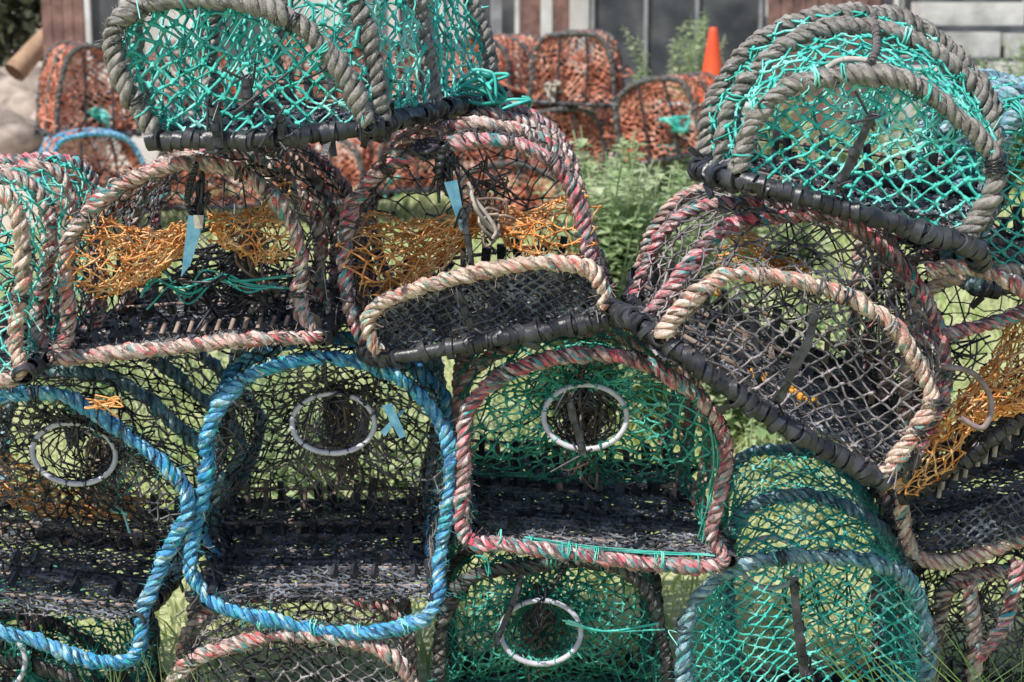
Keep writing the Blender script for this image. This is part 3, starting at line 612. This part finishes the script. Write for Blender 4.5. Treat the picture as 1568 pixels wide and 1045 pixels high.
def leaf_mat(name,c1,c2,c3,scale=3):
    m=noise_mat(name,c1,c2,scale=scale,rough=.5,c3=c3); nt=m.node_tree; b=nt.nodes['Principled BSDF']
    tr=nt.nodes.new('ShaderNodeBsdfTranslucent'); ms=nt.nodes.new('ShaderNodeMixShader'); ms.inputs[0].default_value=.4
    src=b.inputs['Base Color'].links[0].from_socket; nt.links.new(src,tr.inputs[0])
    out=nt.nodes['Material Output']; nt.links.new(b.outputs[0],ms.inputs[1]); nt.links.new(tr.outputs[0],ms.inputs[2]); nt.links.new(ms.outputs[0],out.inputs[0])
    return m
MG=leaf_mat('grass_blades',(.34,.46,.15),(.54,.62,.28),(.74,.72,.48),scale=5)
MW=leaf_mat('weed_leaves',(.22,.34,.15),(.42,.52,.28),(.62,.66,.46),scale=8)
def grass(n,xr,yr,hr,name='grass',w=.004,mat=None,lean=.5):
    bx=rng.uniform(*xr,n);by=rng.uniform(*yr,n); h=rng.uniform(*hr,n); th=rng.random(n)*6.28
    le=rng.normal(size=(n,2))*lean*h[:,None]; s=np.stack([np.cos(th),np.sin(th),0*th],1)*w
    V=np.zeros((n,4,2,3))
    for k,(t,ws) in enumerate([(0,1),(.4,.85),(.75,.55),(1,.08)]):
        c=np.stack([bx+le[:,0]*t*t,by+le[:,1]*t*t,h*t*(1-.15*t)],1)
        V[:,k,0]=c-s*ws; V[:,k,1]=c+s*ws
    b=(np.arange(n)*8)[:,None]; F=np.concatenate([np.stack([b+2*k,b+2*k+1,b+2*k+3,b+2*k+2],-1) for k in range(3)],1)
    a=Acc(); a.add(V,F,None,0); return a.finish(name,[mat or MG])
grass(12000,(-2.0,2.0),(3.5,6.5),(.05,.14),w=.004)
grass(14000,(-3,5),(6.5,13),(.05,.16),w=.008,name='grass')
grass(3000,(-1.2,1.3),(2.35,2.9),(.05,.16),w=.0028,name='grass')
a=Acc()
def blade(x0,y0,x1,y1,xm,ym,d,w=.0022):
    p=cr(np.array([P(x0,y0,d),P(xm,ym,d),P(x1,y1,d)]),m=8); n=len(p)
    ww=w*(1-np.linspace(0,1,n)**2*.9)[:,None]*np.array([[.6,.3,.75]]); V=np.stack([p-ww,p+ww],1).reshape(-1,3)
    a.add(V,[[2*i,2*i+1,2*i+3,2*i+2] for i in range(n-1)],None,0)
for k in range(80):
    x=rng.uniform(1360,1600); d=rng.uniform(2.5,2.62); ln=rng.uniform(90,300); s=rng.choice([-1,1,.4])
    blade(x,1390,x+s*ln*.6+rng.normal()*20,rng.uniform(945,1045),x+s*ln*.12,1130,d)
for k in range(50):
    x=rng.uniform(150,330); d=rng.uniform(2.75,2.85); blade(x,1300,x+rng.normal()*30,rng.uniform(975,1050),x+rng.normal()*8,1120,d)
a.finish('grass',[leaf_mat('long_grass',(.14,.26,.06),(.26,.40,.12),(.42,.50,.22),scale=9)])
def weed(cx,cy,spread,h,n,ls=.035,name='weed_plant',z0=0.):
    a=Acc()
    for i in range(n):
        b=np.array([cx+rng.normal()*spread,cy+rng.normal()*spread*.6,z0]); H=h*rng.uniform(.55,1.05); le=rng.normal(size=2)*.12*H
        p=np.array([b+np.array([le[0]*t*t,le[1]*t*t,H*t]) for t in np.linspace(0,1,6)]); tube(a,p,.003,1,4)
        for k in range(int(H/.028)):
            t=.12+.88*k/(H/.028); q=b+np.array([le[0]*t*t,le[1]*t*t,H*t]); 
            for m_ in range(2):
                an=k*1.57+m_*3.14+rng.normal()*.4; L=ls*rng.uniform(.7,1.3)*(1.15-.6*t); d=np.array([math.cos(an),math.sin(an),rng.uniform(-.3,.5)]); d/=np.linalg.norm(d)
                s=np.cross(d,[0,0,1]); s/=np.linalg.norm(s); u=np.cross(s,d)
                V=[q,q+d*L*.45+s*L*.38+u*.004,q+d*L-u*L*.2,q+d*L*.45-s*L*.38+u*.004]
                a.add(V,[[0,1,2,3]],None,0)
    a.finish(name,[MW,MW],smooth=False)
weed(.36,5.8,.11,.90,56,ls=.085); weed(.52,6.2,.12,.86,56,ls=.085); weed(.27,6.0,.10,.72,40,ls=.08); weed(.60,5.6,.1,.55,36,ls=.07); weed(.45,6.6,.15,.95,40,ls=.085)
weed(-.62,4.4,.12,.48,36,ls=.045); weed(-.15,4.6,.12,.48,36,ls=.045); weed(.95,4.6,.2,.35,30); weed(-.75,4.8,.2,.45,36); weed(1.0,5.4,.2,.62,40,ls=.05); weed(-1.5,6,.3,.5,40)
weed(1.30,13.,.12,1.35,22,ls=.09); weed(3.9,13.,.35,1.15,60,ls=.10); weed(3.3,13.6,.3,.9,30,ls=.09); weed(1.7,12.,.35,.8,60,ls=.09); weed(.9,11.9,.3,.55,40,ls=.08); weed(2.6,13,.4,.6,40,ls=.08); weed(1.3,9.2,.25,.5,50,ls=.07)

# ---------------------------------------------------------------- background buildings etc
def boxv(a,x0,x1,y0,y1,z0,z1,mat,rz=0,c=None):
    V=np.array([[x0,y0,z0],[x1,y0,z0],[x1,y1,z0],[x0,y1,z0],[x0,y0,z1],[x1,y0,z1],[x1,y1,z1],[x0,y1,z1]],float)
    if rz:
        cc=V.mean(0); ca,sa=math.cos(rz),math.sin(rz); q=V-cc; V=np.stack([q[:,0]*ca-q[:,1]*sa,q[:,0]*sa+q[:,1]*ca,q[:,2]],1)+cc
    a.add(V,[[3,2,1,0],[4,5,6,7],[0,1,5,4],[1,2,6,5],[2,3,7,6],[3,0,4,7]],None,mat,False)
m_dark=noise_mat('dark_cladding_and_gap_shade',(.035,.042,.05),(.12,.125,.13),scale=2.5,rough=.45,bump=.004,bscale=20)
m_pale=noise_mat('pale_render',(.46,.45,.43),(.64,.62,.58),scale=3,rough=.85,bump=.003,bscale=30)
m_brown=noise_mat('brown_timber',(.12,.065,.055),(.28,.16,.13),scale=8,rough=.8,bump=.004,bscale=25)
m_frame=noise_mat('grey_frame',(.22,.23,.24),(.36,.37,.38),scale=8,rough=.6)
m_stone=noise_mat('pale_stone',(.36,.35,.33),(.68,.66,.62),scale=3,rough=.9,bump=.01,bscale=12)
m_rock=noise_mat('rock',(.16,.13,.11),(.46,.38,.32),scale=5,rough=.9,bump=.02,bscale=10)
m_white=noise_mat('white_paint',(.55,.55,.52),(.75,.75,.72),scale=5,rough=.6)
bm=[m_dark,m_pale,m_brown,m_frame,m_stone,m_white]
X=lambda px,d:(px-784)/FP*d/ math.cos(TH)*.98
a=Acc()
D=19; boxv(a,X(890,D),X(1165,D),D,D+4,0,2.6,0)
for px in (905,985,1062,1158): boxv(a,X(px,D)-.02,X(px,D)+.02,D-.05,D-.003,0,2.5,3)
boxv(a,X(890,D)-.1,X(1165,D)+.1,D-.3,D+4.3,2.6,2.75,3)
for z in (.45,1.9): boxv(a,X(908,D)+.03,X(1155,D)-.03,D-.03,D-.004,z,z+.05,3)
a.finish('dark_shed',bm,smooth=False)
a=Acc(); D=21; boxv(a,X(560,D),X(1900,D),D+3,D+9,0,4.2,1)
for i in range(9):
    x=X(590+i*130,D); boxv(a,x,x+.55,D+2.96,D+2.997,.3,2.2,0); boxv(a,x-.06,x-.003,D+2.93,D+2.995,.25,2.25,5); boxv(a,x+.553,x+.61,D+2.93,D+2.995,.25,2.25,5)
V=np.array([[X(560,D)-.3,D+2.7,4.203],[X(1900,D)+.3,D+2.7,4.203],[X(1900,D)+.3,D+6,5.6],[X(560,D)-.3,D+6,5.6],[X(560,D)-.3,D+9.3,4.203],[X(1900,D)+.3,D+9.3,4.203]])
a.add(V,[[0,1,2,3],[3,2,5,4]],None,0); a.finish('pale_building',bm,smooth=False)
a=Acc(); D=18
for px,w,m_ in ((760,.05,3),(812,.10,2),(835,.06,5),(868,.16,2),(884,.10,1)): boxv(a,X(px,D)-w,X(px,D)+w,D,D+.15,0,2.2,m_,rz=.1)
for z in (.6,1.2,1.8): boxv(a,X(800,D),X(895,D),D+.16,D+.2,z,z+.12,2)
a.finish('timber_fence',bm,smooth=False)
a=Acc()
for i in range(9):
    x0=X(1170,D)+i*.13; boxv(a,x0,x0+.118,D,D+.04,0,1.9+rng.uniform(-.05,.05),2)
boxv(a,X(1170,D),X(1170,D)+1.2,D+.043,D+.1,.5,.62,2); boxv(a,X(1170,D),X(1170,D)+1.2,D+.043,D+.1,1.4,1.52,2)
a.finish('timber_fence',bm,smooth=False)
a=Acc()
for r_ in range(5):
    x=X(1345,16)+r_*.16
    while x<6.6:
        w=rng.uniform(.45,1.2); zz=r_*.30; y0=15.6+r_*.42+rng.uniform(-.10,.10)
        boxv(a,x,x+w-rng.uniform(.03,.12),y0,y0+.5,zz,zz+.24+rng.uniform(-.02,.03),4,rz=rng.normal()*.05); x+=w
    boxv(a,X(1345,16)+r_*.16+.05,6.5,15.85+r_*.42,18.3,zz+.0,zz+.297,0)  # dark-coloured fill behind the blocks, standing in for shade in the gaps
a.finish('stone_block_steps',bm,smooth=False)
a=Acc(); D=14
for i in range(4): boxv(a,X(76,D)+i*.085,X(76,D)+i*.085+.08,D,D+.05,0,2.4,2)
a.finish('brown_board_gate',bm,smooth=False)
a=Acc(); D=15; x0,x1=X(135,D),X(560,D)
boxv(a,x0,x1,D+.2,D+3,0,2.8,1)
boxv(a,x0,x1,D+.12,D+.197,0,.9,5)
for px in (140,196,300,410,520): boxv(a,X(px,D)-.03,X(px,D)+.03,D+.08,D+.198,.903,2.3,5)
boxv(a,X(145,D),X(190,D),D+.15,D+.196,.91,2.2,0); boxv(a,X(305,D),X(400,D),D+.15,D+.196,.91,2.2,0)
boxv(a,x0-.2,x1+.2,D-.1,D+3.2,2.803,2.95,0)
a.finish('white_framed_greenhouse',bm,smooth=False)
a=Acc()
def hedge(x0,x1,y,z1,n):
    p=np.stack([rng.uniform(x0,x1,n),y+rng.uniform(0,1.2,n),rng.random(n)**.8*z1*(1+.15*np.sin(rng.uniform(0,40,n)))],1)
    d=norm(rng.normal(size=(n,3)))*.09; s=norm(np.cross(d,rng.normal(size=(n,3))))*.05
    V=np.stack([p-d,p+s,p+d,p-s],1); a.add(V,np.arange(n*4).reshape(-1,4),None,0)
hedge(-9,-4.6,19,3.2,14000); hedge(-16,-8,21,5,6000); hedge(7,18,20,4,9000)
MH=leaf_mat('hedge_leaves',(.06,.07,.04),(.11,.12,.07),(.18,.17,.11),scale=2); a.finish('hedge',[MH],smooth=False)
def rock(x,y,z,s,name='rock'):
    import bmesh
    b=bmesh.new(); bmesh.ops.create_icosphere(b,subdivisions=3,radius=1)
    off=rng.random(3)*9
    for v in b.verts:
        c=np.array(v.co); k=1+.22*math.sin(c[0]*3+off[0])*math.cos(c[1]*3.3+off[1])+.15*math.sin(c[2]*5+off[2])+rng.normal()*.02
        v.co=(c[0]*k*s[0],c[1]*k*s[1],c[2]*k*s[2])
    me=bpy.data.meshes.new(name); b.to_mesh(me); b.free(); me.materials.append(m_rock)
    for p in me.polygons: p.use_smooth=True
    o=link(bpy.data.objects.new(name,me)); o.location=(x,y,z+s[2]*.6)
for (px,d,s) in ((20,15,(.5,.35,.30)),(60,14.6,(.35,.3,.2)),(-30,14.4,(.5,.4,.28)),(45,16.5,(.6,.4,.5)),(0,17,(.7,.5,.55)),(120,13.5,(.25,.2,.14)),(90,15.5,(.4,.3,.3))):
    rock(X(px,d),d,0,s)
a=Acc(); p=resample(np.array([P(22,112,14.6),P(78,48,14.9)]),8); tube(a,p,[.10,.10,.095,.09,.09,.085,.08,.075],0,10)
a.finish('log',[noise_mat('log_wood',(.24,.13,.09),(.42,.27,.17),scale=9,rough=.85,bump=.005)])
a=Acc(); D=12.2; base=P(1090,150,D); top=P(1088,42,D); x,y,z=base; h=top[2]-z
mo=noise_mat('cone_orange',(.75,.07,.02),(.85,.11,.03),scale=6,rough=.45)
prof=[(.14,.0),(.14,.02),(.105,.03),(.085,.1),(.062,.26),(.045,.38),(.03,h-.02),(.022,h),(.014,h),(.012,h-.03)]
V=np.zeros((len(prof),20,3))
for j,(r_,zz) in enumerate(prof):
    for k in range(20): V[j,k]=[x+r_*math.cos(k*.31416),y+r_*math.sin(k*.31416),z+zz]
grid_faces(a,V,range(len(prof)),0); boxv(a,x-.17,x+.17,y-.17,y+.17,z-.03,z-.002,0)
a.finish('traffic_cone',[mo])
a=Acc(); n=int((z-.03)/.2); hh=(z-.032)/n
for i in range(n):
    z0=i*hh; o=rng.uniform(-.02,.02); boxv(a,x-.42+o,x+.24+o,y-.25,y+.22,z0,z0+hh-.022,5); boxv(a,x-.44+o,x+.26+o,y-.27,y+.24,z0+hh-.02,z0+hh-.001,5)
a.finish('fish_box_stack',bm,smooth=False)

# ---------------------------------------------------------------- light, camera
w=bpy.data.worlds.new("World"); scene.world=w; w.use_nodes=True; nt=w.node_tree
sky=nt.nodes.new('ShaderNodeTexSky'); sky.sky_type='NISHITA'; sky.sun_disc=False
sv=np.array([-.48,-.46,1.0]); sv=sv/np.linalg.norm(sv)
sky.sun_elevation=math.asin(sv[2]); sky.sun_rotation=math.atan2(sv[0],sv[1])
nt.links.new(sky.outputs[0],nt.nodes['Background'].inputs[0]); nt.nodes['Background'].inputs[1].default_value=.15
sl=bpy.data.lights.new('sun','SUN'); sl.energy=5.0; sl.angle=math.radians(.5); sl.color=(1,.95,.87)
so=link(bpy.data.objects.new('sun',sl))
from mathutils import Vector
so.rotation_euler=Vector(sv).to_track_quat('Z','Y').to_euler()
cd=bpy.data.cameras.new('camera'); cd.lens=60; cd.sensor_width=36; cd.clip_end=600; cd.clip_start=.05
cd.dof.use_dof=True; cd.dof.focus_distance=2.95; cd.dof.aperture_fstop=7.0
co=link(bpy.data.objects.new('camera',cd)); co.location=CAM; co.rotation_euler=(math.pi/2-TH,0,0); scene.camera=co
scene.view_settings.view_transform='Standard'; scene.view_settings.look='None'; scene.view_settings.exposure=0
